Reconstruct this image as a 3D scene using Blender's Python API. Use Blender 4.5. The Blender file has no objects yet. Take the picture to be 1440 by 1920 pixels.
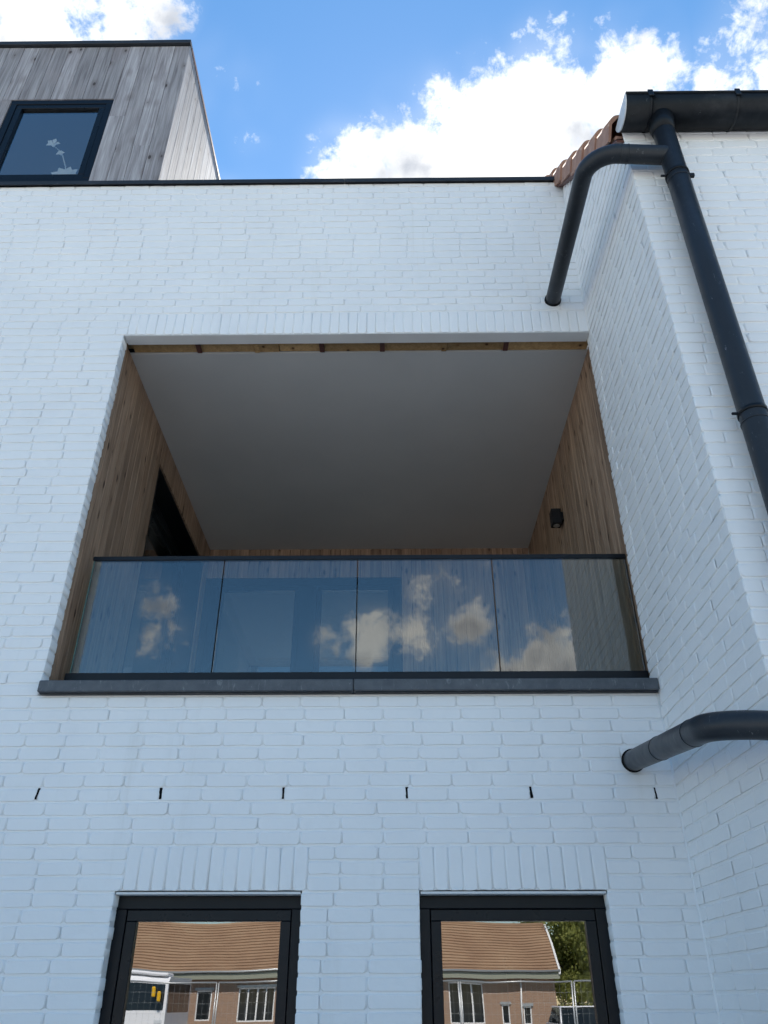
import bpy, bmesh, math, random
from mathutils import Vector, Matrix

S = bpy.context.scene
COL = S.collection
random.seed(7)
R = math.radians

# ---------------------------------------------------------------- camera
CAM_POS = Vector((0.0, 0.0, 1.6))
CAM_ROT = Matrix(((9.99950464e-01, 5.89143543e-03, 8.02246518e-03),
                  (9.92291527e-03, -5.27095406e-01, -8.49748180e-01),
                  (-7.77631997e-04, 8.49785693e-01, -5.27127756e-01)))
FPX = 1474.07
cam_data = bpy.data.cameras.new('camera')
cam_data.sensor_fit = 'VERTICAL'
cam_data.sensor_height = 36.0
cam_data.sensor_width = 27.0
cam_data.lens = FPX / 1920 * 36.0
cam_data.clip_start = 0.05
cam_data.clip_end = 2000
cam = bpy.data.objects.new('camera', cam_data)
COL.objects.link(cam)
cam.matrix_world = Matrix.Translation(CAM_POS) @ CAM_ROT.to_4x4()
S.camera = cam


def view_dir(u, v, mirrored=False):
    d = (CAM_ROT @ Vector((u - 720.0, 960.0 - v, -FPX))).normalized()
    if mirrored:
        d.y = -d.y
    return d


# ---------------------------------------------------------------- sky, sun, exposure
SUN_ELEV, SUN_ROT = R(52), R(2.5)
SKY_STRENGTH = 0.099
world = bpy.data.worlds.new('World')
S.world = world
world.use_nodes = True
wt = world.node_tree
wt.nodes.clear()


def wn(kind, **kw):
    n = wt.nodes.new(kind)
    for k, v in kw.items():
        setattr(n, k, v)
    return n


def wl(a, b):
    wt.links.new(a, b)


sky = wn('ShaderNodeTexSky', sky_type='NISHITA', sun_disc=False)
sky.sun_elevation = SUN_ELEV
sky.sun_rotation = SUN_ROT
sky.air_density = 1.0
sky.dust_density = 0.04
sky.ozone_density = 1.2
wcoord = wn('ShaderNodeTexCoord')
DIR = wcoord.outputs['Generated']


def wmath(op, a, b=None, c=None, clamp=False):
    n = wn('ShaderNodeMath', operation=op, use_clamp=clamp)
    for i, x in enumerate((a, b, c)):
        if x is None:
            continue
        if hasattr(x, 'type') or hasattr(x, 'is_linked'):
            wl(x, n.inputs[i])
        else:
            n.inputs[i].default_value = x
    return n.outputs[0]


def wsmooth(x, lo, hi):
    n = wn('ShaderNodeMapRange', interpolation_type='SMOOTHSTEP')
    wl(x, n.inputs[0])
    n.inputs[1].default_value = lo
    n.inputs[2].default_value = hi
    return n.outputs[0]


def wnoise(scale, detail, rough, dist=0.0, off=(0, 0, 0)):
    mp = wn('ShaderNodeMapping')
    mp.inputs['Location'].default_value = off
    wl(DIR, mp.inputs['Vector'])
    n = wn('ShaderNodeTexNoise')
    n.inputs['Scale'].default_value = scale
    n.inputs['Detail'].default_value = detail
    n.inputs['Roughness'].default_value = rough
    if dist:
        n.inputs['Distortion'].default_value = dist
    wl(mp.outputs[0], n.inputs['Vector'])
    return n.outputs['Fac']


def bump_at(d, r, amp):
    n = wn('ShaderNodeVectorMath', operation='DISTANCE')
    wl(DIR, n.inputs[0])
    n.inputs[1].default_value = d
    m = wn('ShaderNodeMapRange', interpolation_type='SMOOTHERSTEP')
    wl(n.outputs['Value'], m.inputs[0])
    m.inputs[1].default_value = 0.0
    m.inputs[2].default_value = r
    m.inputs[3].default_value = amp
    m.inputs[4].default_value = 0.0
    return m.outputs[0]


# the cumulus masses seen over the parapet and, mirrored in the glass, those behind the viewer
masses = [((790, 345), 240, 1.0, 0), ((900, 260), 250, 1.0, 0), ((1040, 250), 290, 1.0, 0), ((1165, 150), 190, .85, 0),
          ((1000, 420), 400, 1.0, 0), ((40, -20), 290, 1.0, 0), ((250, 0), 165, .9, 0), ((-150, 60), 330, 1.0, 0),
          ((1440, 110), 230, .52, 0), ((425, 170), 170, .36, 0), ((465, 270), 90, .33, 0), ((850, 420), 380, 1.1, 0), ((670, 350), 190, 1.05, 0)]
mirror_masses = [((690, 1202), 135, 1.05, 1), ((625, 1205), 85, .85, 1), ((765, 1200), 115, 1.0, 1), ((885, 1158), 120, .8, 1),
                 ((1030, 1290), 250, 1.0, 1), ((1150, 1300), 260, 1.1, 1), ((295, 1134), 90, .8, 1), ((305, 1200), 110, .8, 1),
                 ((870, 1085), 130, .62, 1), ((800, 1110), 90, .5, 1)]
acc = None
for (px, rad, amp, mir) in masses + mirror_masses:
    b = bump_at(view_dir(px[0], px[1], bool(mir)), rad / 1620.0, amp)
    acc = b if acc is None else wmath('MAXIMUM', acc, b)
clear = bump_at(view_dir(560, 90), 420 / 1620.0, 1.0)
broad = wnoise(2.3, 3, .5, 0.0, (3.1, 1.7, 0.4))
broad = wmath('MULTIPLY', wsmooth(broad, .54, .74), .7)
broad = wmath('MULTIPLY', broad, wmath('SUBTRACT', 1.0, clear, clamp=True))
acc = wmath('MAXIMUM', acc, broad)
fine = wnoise(10.0, 2, .55, 0, (0.3, 0.1, 0.9))
fine1 = wnoise(26.0, 6, .62, .35, (2.3, 4.1, 0.9))
fine2 = wnoise(85.0, 3, .68, 0, (5.3, 0.1, 0.9))
dens = wmath('ADD', acc, wmath('MULTIPLY', wmath('SUBTRACT', fine, .5), 1.5))
dens = wmath('ADD', dens, wmath('MULTIPLY', wmath('SUBTRACT', fine1, .5), 1.9))
dens = wmath('ADD', dens, wmath('MULTIPLY', wmath('SUBTRACT', fine2, .5), .7))
dens = wmath('MULTIPLY', dens, wsmooth(acc, .02, .3))
cover = wsmooth(dens, .28, .98)
veil = wmath('MULTIPLY', wmath('MULTIPLY', wsmooth(acc, .0, .75), wsmooth(fine, .25, .8)), .30)
cover = wmath('MAXIMUM', cover, veil)
thick = wsmooth(wmath('ADD', wmath('MULTIPLY', wnoise(9.0, 3, .55, 0, (8, 2, 1)), 1.0), wmath('MULTIPLY', dens, .10)), .54, .80)
crgb = wn('ShaderNodeMixRGB')
wl(thick, crgb.inputs[0])
crgb.inputs[1].default_value = (6.6, 6.6, 6.5, 1)
crgb.inputs[2].default_value = (2.7, 2.9, 3.3, 1)
mixc = wn('ShaderNodeMixRGB')
wl(cover, mixc.inputs[0])
hsv = wn('ShaderNodeHueSaturation')
hsv.inputs['Saturation'].default_value = 1.22
hsv.inputs['Hue'].default_value = 0.493
wl(sky.outputs[0], hsv.inputs['Color'])
wl(hsv.outputs[0], mixc.inputs[1])
wl(crgb.outputs[0], mixc.inputs[2])
bg = wn('ShaderNodeBackground')
bg.inputs['Strength'].default_value = SKY_STRENGTH
wl(mixc.outputs[0], bg.inputs['Color'])
wout = wn('ShaderNodeOutputWorld')
wl(bg.outputs[0], wout.inputs['Surface'])

world.cycles.sampling_method = 'MANUAL'
world.cycles.sample_map_resolution = 256

sun_data = bpy.data.lights.new('sun', 'SUN')
sun_data.energy = 5.0
sun_data.angle = R(0.53)
sun_data.color = (1.0, 0.95, 0.88)
sun = bpy.data.objects.new('sun', sun_data)
COL.objects.link(sun)
sdir = Vector((math.sin(SUN_ROT) * math.cos(SUN_ELEV), math.cos(SUN_ROT) * math.cos(SUN_ELEV), math.sin(SUN_ELEV)))
sun.rotation_euler = sdir.to_track_quat('Z', 'Y').to_euler()
sun.location = (0, 20, 30)

vs = S.view_settings
vs.view_transform = 'Standard'
vs.look = 'None'
vs.gamma = 1.0
vs.use_curve_mapping = False
vs.exposure = 1.16
S.cycles.max_bounces = 9
S.cycles.adaptive_threshold = 0.02
S.cycles.transparent_max_bounces = 16
S.cycles.diffuse_bounces = 3
S.cycles.glossy_bounces = 5

# ---------------------------------------------------------------- materials


class NT:
    """Small node-tree helper."""

    def __init__(self, name):
        self.m = bpy.data.materials.new(name)
        self.m.use_nodes = True
        self.t = self.m.node_tree
        self.t.nodes.clear()
        self.out = self.n('ShaderNodeOutputMaterial')

    def n(self, kind, **kw):
        x = self.t.nodes.new(kind)
        for k, v in kw.items():
            setattr(x, k, v)
        return x

    def l(self, a, b):
        self.t.links.new(a, b)

    def set(self, node, key, val):
        if hasattr(val, 'is_linked'):
            self.l(val, node.inputs[key])
        else:
            node.inputs[key].default_value = val

    def math(self, op, a, b=0.0, clamp=False):
        x = self.n('ShaderNodeMath', operation=op, use_clamp=clamp)
        self.set(x, 0, a)
        self.set(x, 1, b)
        return x.outputs[0]

    def coord(self, scale=(1, 1, 1), kind='Object', rand=0.0):
        tc = self.n('ShaderNodeTexCoord')
        v = tc.outputs[kind]
        mp = self.n('ShaderNodeMapping')
        mp.inputs['Scale'].default_value = scale
        if rand:
            oi = self.n('ShaderNodeObjectInfo')
            ad = self.n('ShaderNodeVectorMath', operation='ADD')
            ml = self.n('ShaderNodeMath', operation='MULTIPLY')
            self.l(oi.outputs['Random'], ml.inputs[0])
            ml.inputs[1].default_value = rand
            cb = self.n('ShaderNodeCombineXYZ')
            for k in range(3):
                self.l(ml.outputs[0], cb.inputs[k])
            self.l(v, ad.inputs[0])
            self.l(cb.outputs[0], ad.inputs[1])
            v = ad.outputs[0]
        self.l(v, mp.inputs['Vector'])
        return mp.outputs[0]

    def noise(self, vec, scale, detail=4, rough=.55, dist=0.0):
        x = self.n('ShaderNodeTexNoise')
        self.l(vec, x.inputs['Vector'])
        x.inputs['Scale'].default_value = scale
        x.inputs['Detail'].default_value = detail
        x.inputs['Roughness'].default_value = rough
        x.inputs['Distortion'].default_value = dist
        return x.outputs['Fac']

    def ramp(self, fac, stops):
        x = self.n('ShaderNodeValToRGB')
        self.l(fac, x.inputs[0])
        e = x.color_ramp.elements
        while len(e) < len(stops):
            e.new(0.5)
        for i, (p, c) in enumerate(stops):
            e[i].position = p
            e[i].color = (*c, 1)
        return x.outputs[0]

    def step(self, x, lo, hi):
        m = self.n('ShaderNodeMapRange', interpolation_type='SMOOTHSTEP')
        self.l(x, m.inputs[0])
        m.inputs[1].default_value = lo
        m.inputs[2].default_value = hi
        return m.outputs[0]

    def mix(self, fac, a, b, mode='MIX'):
        x = self.n('ShaderNodeMixRGB', blend_type=mode)
        self.set(x, 0, fac)
        for i, c in ((1, a), (2, b)):
            if hasattr(c, 'is_linked'):
                self.l(c, x.inputs[i])
            else:
                x.inputs[i].default_value = (*c, 1)
        return x.outputs[0]

    def bump(self, h, strength=.3, dist=.01):
        x = self.n('ShaderNodeBump')
        x.inputs['Strength'].default_value = strength
        x.inputs['Distance'].default_value = dist
        self.l(h, x.inputs['Height'])
        return x.outputs[0]

    def principled(self, color, rough=.6, metal=0.0, normal=None, spec=.5):
        p = self.n('ShaderNodeBsdfPrincipled')
        if hasattr(color, 'is_linked'):
            self.l(color, p.inputs['Base Color'])
        else:
            p.inputs['Base Color'].default_value = (*color, 1)
        self.set(p, 'Roughness', rough)
        p.inputs['Metallic'].default_value = metal
        p.inputs['Specular IOR Level'].default_value = spec
        if normal is not None:
            self.l(normal, p.inputs['Normal'])
        self.l(p.outputs[0], self.out.inputs['Surface'])
        return self.m


M = {}


def build_materials():
    # white masonry paint: slightly uneven coat, grime where it has settled
    t = NT('white_masonry_paint')
    v = t.coord()
    w = t.coord(kind='Object')
    tc = t.n('ShaderNodeNewGeometry').outputs['Position']
    big = t.noise(tc, 1.1, 5, .6)
    mid = t.noise(tc, 7.0, 5, .65)
    fine = t.noise(tc, 85.0, 5, .7)
    grit = t.noise(tc, 320.0, 2, .5)
    col = t.ramp(big, [(.25, (.80, .805, .81)), (.7, (.87, .87, .865))])
    spk = t.step(t.noise(tc, 34.0, 3, .6), .73, .80)
    col = t.mix(t.math('MULTIPLY', spk, .35), col, (.55, .52, .47))
    col = t.mix(t.math('MULTIPLY', t.step(mid, .55, .8), .18), col, (.66, .66, .645))
    sm = t.n('ShaderNodeMapping')
    sm.inputs['Scale'].default_value = (11, 11, .8)
    t.l(tc, sm.inputs[0])
    run = t.math('MULTIPLY', t.step(t.noise(sm.outputs[0], 1.0, 5, .6, .3), .56, .80), t.step(t.noise(tc, .8, 3, .5), .42, .68))
    col = t.mix(t.math('MULTIPLY', run, .30), col, (.60, .58, .53))
    h = t.math('ADD', t.math('MULTIPLY', fine, .5), t.math('MULTIPLY', t.noise(tc, 24.0, 4, .6), 1.7))
    h = t.math('ADD', h, t.math('MULTIPLY', grit, .12))
    M['paint'] = t.principled(col, .5, 0, t.bump(h, .30, .005), .35)

    # plain white trim (window heads, soffit board)
    t = NT('white_render')
    tc = t.n('ShaderNodeNewGeometry').outputs['Position']
    col = t.ramp(t.noise(tc, 3.0, 4), [(.3, (.66, .66, .65)), (.7, (.74, .74, .73))])
    M['render'] = t.principled(col, .7, 0, t.bump(t.noise(tc, 60, 3), .12, .003))

    t = NT('grey_plaster_board')
    tc = t.n('ShaderNodeNewGeometry').outputs['Position']
    col = t.ramp(t.noise(tc, 1.3, 5, .55), [(.25, (.52, .52, .51)), (.75, (.58, .575, .56))])
    M['plaster'] = t.principled(col, .85, 0, t.bump(t.noise(tc, 9, 4), .05, .004))

    # larch boards
    def wood(name, dark, light, knot, rough, streak, knotamt, warm, kscale=(13, 13, 4.6), ksize=.115):
        t = NT(name)
        v = t.coord((1, 1, 1), 'Object', 37.0)
        st = t.coord((26, 26, 1.1), 'Object', 37.0)
        fi = t.coord((95, 95, 2.6), 'Object', 37.0)
        kn = t.coord(kscale, 'Object', 53.0)
        g1 = t.noise(st, 1.0, 5, .6, .6)
        g2 = t.noise(fi, 1.0, 3, .6, .2)
        vo = t.n('ShaderNodeTexVoronoi')
        vo.inputs['Scale'].default_value = 1.0
        vo.inputs['Randomness'].default_value = 1.0
        t.l(kn, vo.inputs['Vector'])
        kd = vo.outputs['Distance']
        pick = t.n('ShaderNodeSeparateColor')
        t.l(vo.outputs['Color'], pick.inputs[0])
        some = t.step(pick.outputs[0], 1.0 - knotamt, 1.02 - knotamt)
        knots = t.math('MULTIPLY', t.math('SUBTRACT', 1.0, t.step(kd, ksize, ksize * 1.8)), some)
        halo = t.math('MULTIPLY', t.math('SUBTRACT', 1.0, t.step(kd, .12, .42)), some)
        f = t.math('ADD', t.math('MULTIPLY', g1, .65), t.math('MULTIPLY', g2, .35))
        col = t.ramp(f, [(.36, dark), (.64, light)])
        oi = t.n('ShaderNodeObjectInfo').outputs['Random']
        hs = t.n('ShaderNodeHueSaturation')
        t.l(t.math('ADD', t.math('MULTIPLY', oi, streak), 1.0 - streak * .5), hs.inputs['Value'])
        hs.inputs['Saturation'].default_value = 1.0
        t.l(col, hs.inputs['Color'])
        col = hs.outputs[0]
        col = t.mix(t.math('MULTIPLY', t.step(t.noise(v, 1.7, 3), .45, .75), .45), col, warm)
        col = t.mix(t.math('MULTIPLY', halo, .35), col, knot)
        col = t.mix(t.math('MULTIPLY', knots, .88), col, tuple(c * .35 for c in knot))
        h = t.math('ADD', f, t.math('MULTIPLY', knots, -.4))
        return t.principled(col, rough, 0, t.bump(h, .25, .004), .3)

    M['larch'] = wood('larch_boards', (.19, .118, .076), (.47, .325, .228), (.13, .065, .035), .62, .42, .55, (.36, .255, .185))
    M['larch_grey'] = wood('weathered_larch', (.165, .15, .155), (.42, .405, .415), (.12, .09, .08), .7, .42, .55, (.30, .27, .275), (7.5, 7.5, 3.6), .08)
    M['larch_raw'] = wood('raw_batten', (.36, .21, .09), (.56, .36, .17), (.16, .07, .03), .7, .5, .5, (.48, .30, .13))

    def metal(name, col, rough, wear=0.0, mtl=0.0, wearcol=(.5, .52, .55), spec=.22):
        t = NT(name)
        tc = t.n('ShaderNodeNewGeometry').outputs['Position']
        v = t.n('ShaderNodeMapping')
        v.inputs['Scale'].default_value = (1, 1, .3)
        t.l(tc, v.inputs[0])
        b = t.noise(tc, 5, 5, .6)
        c = t.mix(b, tuple(x * .75 for x in col), tuple(x * 1.25 for x in col))
        if wear:
            sc = t.noise(v.outputs[0], 30, 6, .75, 1.2)
            f = t.step(sc, .66 - wear * .05, .74)
            c = t.mix(t.math('MULTIPLY', f, .55), c, wearcol)
            dust = t.step(t.noise(tc, 2.2, 6, .7), .5, .85)
            c = t.mix(t.math('MULTIPLY', dust, .22), c, (.16, .165, .17))
        r = t.math('ADD', t.math('MULTIPLY', t.noise(tc, 18, 4), .2), rough - .1)
        return t.principled(c, r, mtl, t.bump(t.noise(tc, 120, 2), .04, .002), spec)

    M['alu'] = metal('anthracite_aluminium', (.004, .006, .009), .34)
    M['alu_soft'] = metal('anthracite_sash', (.005, .0075, .011), .30)
    M['pipe'] = metal('anthracite_pipe', (.022, .026, .032), .40, .8, spec=.3)
    M['gutter'] = metal('anthracite_gutter', (.008, .010, .013), .40, .2)
    M['coping'] = metal('dark_coping', (.025, .028, .033), .42, .3)
    M['zinc'] = metal('pale_zinc', (.62, .64, .66), .4)
    M['rail'] = metal('black_rail', (.014, .016, .02), .36)
    M['black'] = metal('black_lamp', (.012, .012, .014), .5)
    M['rubber'] = metal('black_rubber', (.008, .008, .009), .7)
    M['rust_trim'] = metal('brown_trim', (.12, .055, .045), .5)

    # blue limestone sill
    t = NT('bluestone')
    tc = t.n('ShaderNodeNewGeometry').outputs['Position']
    c = t.ramp(t.noise(tc, 14, 6, .65), [(.3, (.060, .068, .08)), (.7, (.10, .11, .122))])
    sm = t.n('ShaderNodeMapping')
    sm.inputs['Scale'].default_value = (5, 5, 1.6)
    t.l(tc, sm.inputs[0])
    stain = t.step(t.noise(sm.outputs[0], 4.5, 7, .75, 1.0), .55, .72)
    c = t.mix(t.math('MULTIPLY', stain, .5), c, (.45, .47, .48))
    M['bluestone'] = t.principled(c, .55, 0, t.bump(t.noise(tc, 80, 4), .12, .003))

    # glazing: clear sheet with a mirror component by angle
    def glass(name, tint, base_reflect, edge, rough=0.0):
        t = NT(name)
        tr = t.n('ShaderNodeBsdfTransparent')
        tr.inputs[0].default_value = (*tint, 1)
        gl = t.n('ShaderNodeBsdfGlossy')
        gl.inputs['Roughness'].default_value = rough
        gl.inputs['Color'].default_value = (1, 1, 1, 1)
        lw = t.n('ShaderNodeLayerWeight')
        lw.inputs['Blend'].default_value = .5
        sch = t.math('ADD', t.math('MULTIPLY', t.math('POWER', lw.outputs['Facing'], 5.0), .96), .04)
        tcn = t.n('ShaderNodeNewGeometry').outputs['Position']
        t.l(t.bump(t.noise(tcn, 1.3, 2, .5), .07, .01), gl.inputs['Normal'])
        f = t.math('ADD', t.math('MULTIPLY', sch, edge), base_reflect, clamp=True)
        mx = t.n('ShaderNodeMixShader')
        t.l(f, mx.inputs[0])
        t.l(tr.outputs[0], mx.inputs[1])
        t.l(gl.outputs[0], mx.inputs[2])
        t.l(mx.outputs[0], t.out.inputs['Surface'])
        return t.m

    M['pane'] = glass('window_glass', (.66, .70, .70), .16, 2.2)
    M['pane_inner'] = glass('door_glass', (.7, .74, .74), .03, 1.6)
    M['balustrade'] = glass('balustrade_glass', (.82, .86, .85), .01, 2.5)
    t = NT('glass_edge')
    M['glass_edge'] = t.principled((.10, .17, .15), .15)
    t = NT('dark_glass')
    M['dark_glass'] = t.principled((.012, .016, .018), .06)

    # terracotta
    t = NT('terracotta')
    v = t.coord(kind='Object', rand=9.0)
    c = t.ramp(t.noise(v, 9, 6, .65), [(.3, (.30, .155, .105)), (.7, (.44, .26, .19))])
    c = t.mix(t.math('MULTIPLY', t.step(t.noise(v, 30, 4), .55, .8), .5), c, (.50, .37, .29))
    M['terracotta'] = t.principled(c, .8, 0, t.bump(t.noise(v, 60, 4), .2, .003))

    # things across the street
    t = NT('orange_roof_tiles')
    tc = t.n('ShaderNodeNewGeometry').outputs['Position']
    c = t.ramp(t.noise(tc, .55, 6, .7), [(.3, (.27, .165, .10)), (.55, (.34, .22, .135)), (.8, (.40, .29, .185))])
    c = t.mix(t.math('MULTIPLY', t.step(t.noise(tc, 7, 4), .5, .8), .35), c, (.30, .14, .08))
    M['street_roof'] = t.principled(c, .85)
    t = NT('brown_brickwork')
    bt = t.n('ShaderNodeTexBrick')
    mp = t.n('ShaderNodeMapping')
    mp.inputs['Rotation'].default_value = (R(90), 0, 0)
    t.l(t.n('ShaderNodeNewGeometry').outputs['Position'], mp.inputs[0])
    t.l(mp.outputs[0], bt.inputs['Vector'])
    bt.inputs['Color1'].default_value = (.34, .20, .125, 1)
    bt.inputs['Color2'].default_value = (.27, .155, .10, 1)
    bt.inputs['Mortar'].default_value = (.34, .29, .23, 1)
    bt.inputs['Scale'].default_value = 1.0
    bt.inputs['Brick Width'].default_value = .22
    bt.inputs['Row Height'].default_value = .075
    bt.inputs['Mortar Size'].default_value = .008
    M['street_brick'] = t.principled(bt.outputs['Color'], .85)
    t = NT('white_frame_paint')
    M['white_frame'] = t.principled((.78, .78, .77), .4)
    t = NT('lavender_white_paint')
    M['vehicle_white'] = t.principled((.80, .80, .82), .25)
    t = NT('yellow_plastic')
    M['yellow'] = t.principled((.75, .43, .01), .4)
    t = NT('grey_green_paint')
    M['fascia'] = t.principled((.27, .28, .22), .6)
    t = NT('galvanised_wire')
    M['galv'] = t.principled((.45, .46, .46), .4, .6)
    t = NT('foliage')
    oi = t.coord()
    c = t.ramp(t.noise(t.n('ShaderNodeNewGeometry').outputs['Position'], 1.2, 4), [(.3, (.18, .21, .05)), (.7, (.33, .345, .10))])
    M['leaf'] = t.principled(c, .6)
    pr = [n for n in t.t.nodes if n.type == 'BSDF_PRINCIPLED'][0]
    tl = t.n('ShaderNodeBsdfTranslucent')
    t.l(c, tl.inputs[0])
    mx = t.n('ShaderNodeMixShader')
    mx.inputs[0].default_value = .4
    t.l(pr.outputs[0], mx.inputs[1])
    t.l(tl.outputs[0], mx.inputs[2])
    t.l(mx.outputs[0], t.out.inputs['Surface'])
    t = NT('bark')
    M['bark'] = t.principled((.10, .075, .055), .9)
    t = NT('petal_white')
    M['petal'] = t.principled((.85, .84, .82), .5)
    t = NT('houseplant_leaf')
    M['plant'] = t.principled((.30, .36, .30), .35)

    # ground
    t = NT('gravel_yard')
    tc = t.n('ShaderNodeNewGeometry').outputs['Position']
    c = t.ramp(t.noise(tc, 30, 8, .7), [(.3, (.29, .288, .28)), (.7, (.43, .427, .415))])
    M['ground'] = t.principled(c, .95, 0, t.bump(t.noise(tc, 60, 4), .4, .02))
    t = NT('asphalt')
    tc = t.n('ShaderNodeNewGeometry').outputs['Position']
    c = t.ramp(t.noise(tc, 60, 6, .7), [(.3, (.045, .045, .045)), (.7, (.075, .075, .075))])
    M['asphalt'] = t.principled(c, .9)
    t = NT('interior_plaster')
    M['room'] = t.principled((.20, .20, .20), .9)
    t = NT('interior_floor')
    M['floor'] = t.principled((.25, .2, .15), .5)
    t = NT('interior_door')
    M['brown'] = t.principled((.03, .025, .022), .6)
    t = NT('slot_shade_plug')
    M['slot_shade'] = t.principled((.006, .006, .007), .9, 0, None, .1)  # shade inside the weep slots, put into the colour


build_materials()

# ---------------------------------------------------------------- mesh helpers


class MB:
    def __init__(self):
        self.v, self.f, self.s = [], [], []

    def face(self, idx, smooth=False):
        self.f.append(tuple(idx))
        self.s.append(smooth)

    def box(self, x0, x1, y0, y1, z0, z1):
        b = len(self.v)
        self.v += [(x0, y0, z0), (x1, y0, z0), (x1, y1, z0), (x0, y1, z0), (x0, y0, z1), (x1, y0, z1), (x1, y1, z1), (x0, y1, z1)]
        for q in ((0, 3, 2, 1), (4, 5, 6, 7), (0, 1, 5, 4), (1, 2, 6, 5), (2, 3, 7, 6), (3, 0, 4, 7)):
            self.face([b + i for i in q])
        return self

    def bevel_box(self, x0, x1, y0, y1, z0, z1, r=.004):
        """box with chamfered edges"""
        bm = bmesh.new()
        bmesh.ops.create_cube(bm, size=1.0)
        for p in bm.verts:
            p.co = Vector((x0 if p.co.x < 0 else x1, y0 if p.co.y < 0 else y1, z0 if p.co.z < 0 else z1))
        bmesh.ops.bevel(bm, geom=bm.edges[:], offset=r, segments=1, affect='EDGES')
        self.add_bm(bm)
        return self

    def add_bm(self, bm, smooth=False):
        b = len(self.v)
        bm.verts.index_update()
        self.v += [tuple(p.co) for p in bm.verts]
        for f in bm.faces:
            self.face([b + p.index for p in f.verts], smooth)
        bm.free()

    def prism(self, pts, axis, a0, a1, smooth=False):
        """pts: 2-D outline; axis 'x','y','z' the extrusion axis"""
        def mk(p, a):
            if axis == 'x':
                return (a, p[0], p[1])
            if axis == 'y':
                return (p[0], a, p[1])
            return (p[0], p[1], a)
        b = len(self.v)
        n = len(pts)
        self.v += [mk(p, a0) for p in pts] + [mk(p, a1) for p in pts]
        for i in range(n):
            j = (i + 1) % n
            self.face((b + i, b + j, b + n + j, b + n + i), smooth)
        self.face([b + i for i in range(n)][::-1])
        self.face([b + n + i for i in range(n)])
        return self

    def tube(self, path, r, seg=28, cap=True, radii=None):
        path = [Vector(p) for p in path]
        n = len(path)
        tang = []
        for i in range(n):
            a = path[max(i - 1, 0)]
            c = path[min(i + 1, n - 1)]
            tang.append((c - a).normalized())
        up = Vector((0, 0, 1)) if abs(tang[0].z) < .9 else Vector((1, 0, 0))
        nx = tang[0].cross(up).normalized()
        b = len(self.v)
        for i in range(n):
            nx = (nx - tang[i] * nx.dot(tang[i])).normalized()
            ny = tang[i].cross(nx)
            rr = radii[i] if radii else r
            for k in range(seg):
                a = 2 * math.pi * k / seg
                self.v.append(tuple(path[i] + nx * (rr * math.cos(a)) + ny * (rr * math.sin(a))))
        for i in range(n - 1):
            for k in range(seg):
                j = (k + 1) % seg
                self.face((b + i * seg + k, b + i * seg + j, b + (i + 1) * seg + j, b + (i + 1) * seg + k), True)
        if cap:
            self.face([b + k for k in range(seg)][::-1])
            self.face([b + (n - 1) * seg + k for k in range(seg)])
        return self

    def mesh(self, name):
        me = bpy.data.meshes.new(name)
        me.from_pydata(self.v, [], self.f)
        me.polygons.foreach_set('use_smooth', self.s)
        me.update()
        bm = bmesh.new()
        bm.from_mesh(me)
        bmesh.ops.recalc_face_normals(bm, faces=bm.faces[:])
        bm.to_mesh(me)
        bm.free()
        return me

    def build(self, name, mat, parent=None):
        me = self.mesh(name)
        me.materials.append(M[mat])
        return link(name, me, parent)


def link(name, me, parent=None, loc=None):
    o = bpy.data.objects.new(name, me)
    COL.objects.link(o)
    if parent is not None:
        o.parent = parent
        # parents here never carry rotation or scale, so the child keeps its world place by offset
        p, off = parent, Vector((0, 0, 0))
        while p is not None:
            off += p.location
            p = p.parent
        o.location = -off
    if loc is not None:
        o.location = Vector(o.location) + Vector(loc)
    return o


def thing(name, label, cat, loc=(0, 0, 0), group=None):
    o = bpy.data.objects.new(name, None)
    o.empty_display_size = .2
    COL.objects.link(o)
    o.location = loc
    return tag(o, label, cat, group)


def tag(o, label, cat, group=None):
    o['label'] = label
    o['category'] = cat
    if group:
        o['group'] = group
    return o


def struct(o):
    o['kind'] = 'structure'
    return o


def fillet(pts, r, n=12):
    pts = [Vector(p) for p in pts]
    out = [pts[0]]
    for i in range(1, len(pts) - 1):
        a, b, c = pts[i - 1], pts[i], pts[i + 1]
        u, w = (a - b).normalized(), (c - b).normalized()
        ang = u.angle(w)
        t = r / math.tan(ang / 2)
        p0, p1 = b + u * t, b + w * t
        ctr = b + (u + w).normalized() * (r / math.sin(ang / 2))
        for k in range(n + 1):
            q = p0.lerp(p1, k / n)
            out.append(ctr + (q - ctr).normalized() * r)
    out.append(pts[-1])
    # even out: insert points on long straights so that shading stays tight at the bends
    res = [out[0]]
    for p in out[1:]:
        d = p - res[-1]
        if d.length > .12:
            base = res[-1].copy()
            res += [base + d * .04, base + d * .5, base + d * .96]
        res.append(p)
    return res


# ---------------------------------------------------------------- layout constants
FY = 4.5                 # street face of the main wall
XL, XR = -2.085, 1.565   # balcony opening
ZS, ZH = 3.205, 6.043    # sill top, underside of balcony lintel
WH = 2.078               # head of the ground-floor windows
WINS = ((-1.44, -.476), (.144, 1.106))
WIN_BOTTOM = .78
PAR = 7.908              # wall top under the coping
C0 = .0748
WY = 3.15                # front face of the gabled wing
WING_TOP = 6.54


def courses(top):
    zs = []
    k = -27
    while WH + C0 * k < top and k < 53:
        zs.append((WH + C0 * k, WH + C0 * (k + 1)))
        k += 1
    z = ZH
    for h in (.0783, .0783, .0784):
        if z + .03 < top:
            zs.append((z, z + h))
        z += h
    while z + .02 < top:
        zs.append((z, min(z + .0790, top)))
        z += .0790
    return [c for c in zs if c[1] > 0.02]


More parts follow.
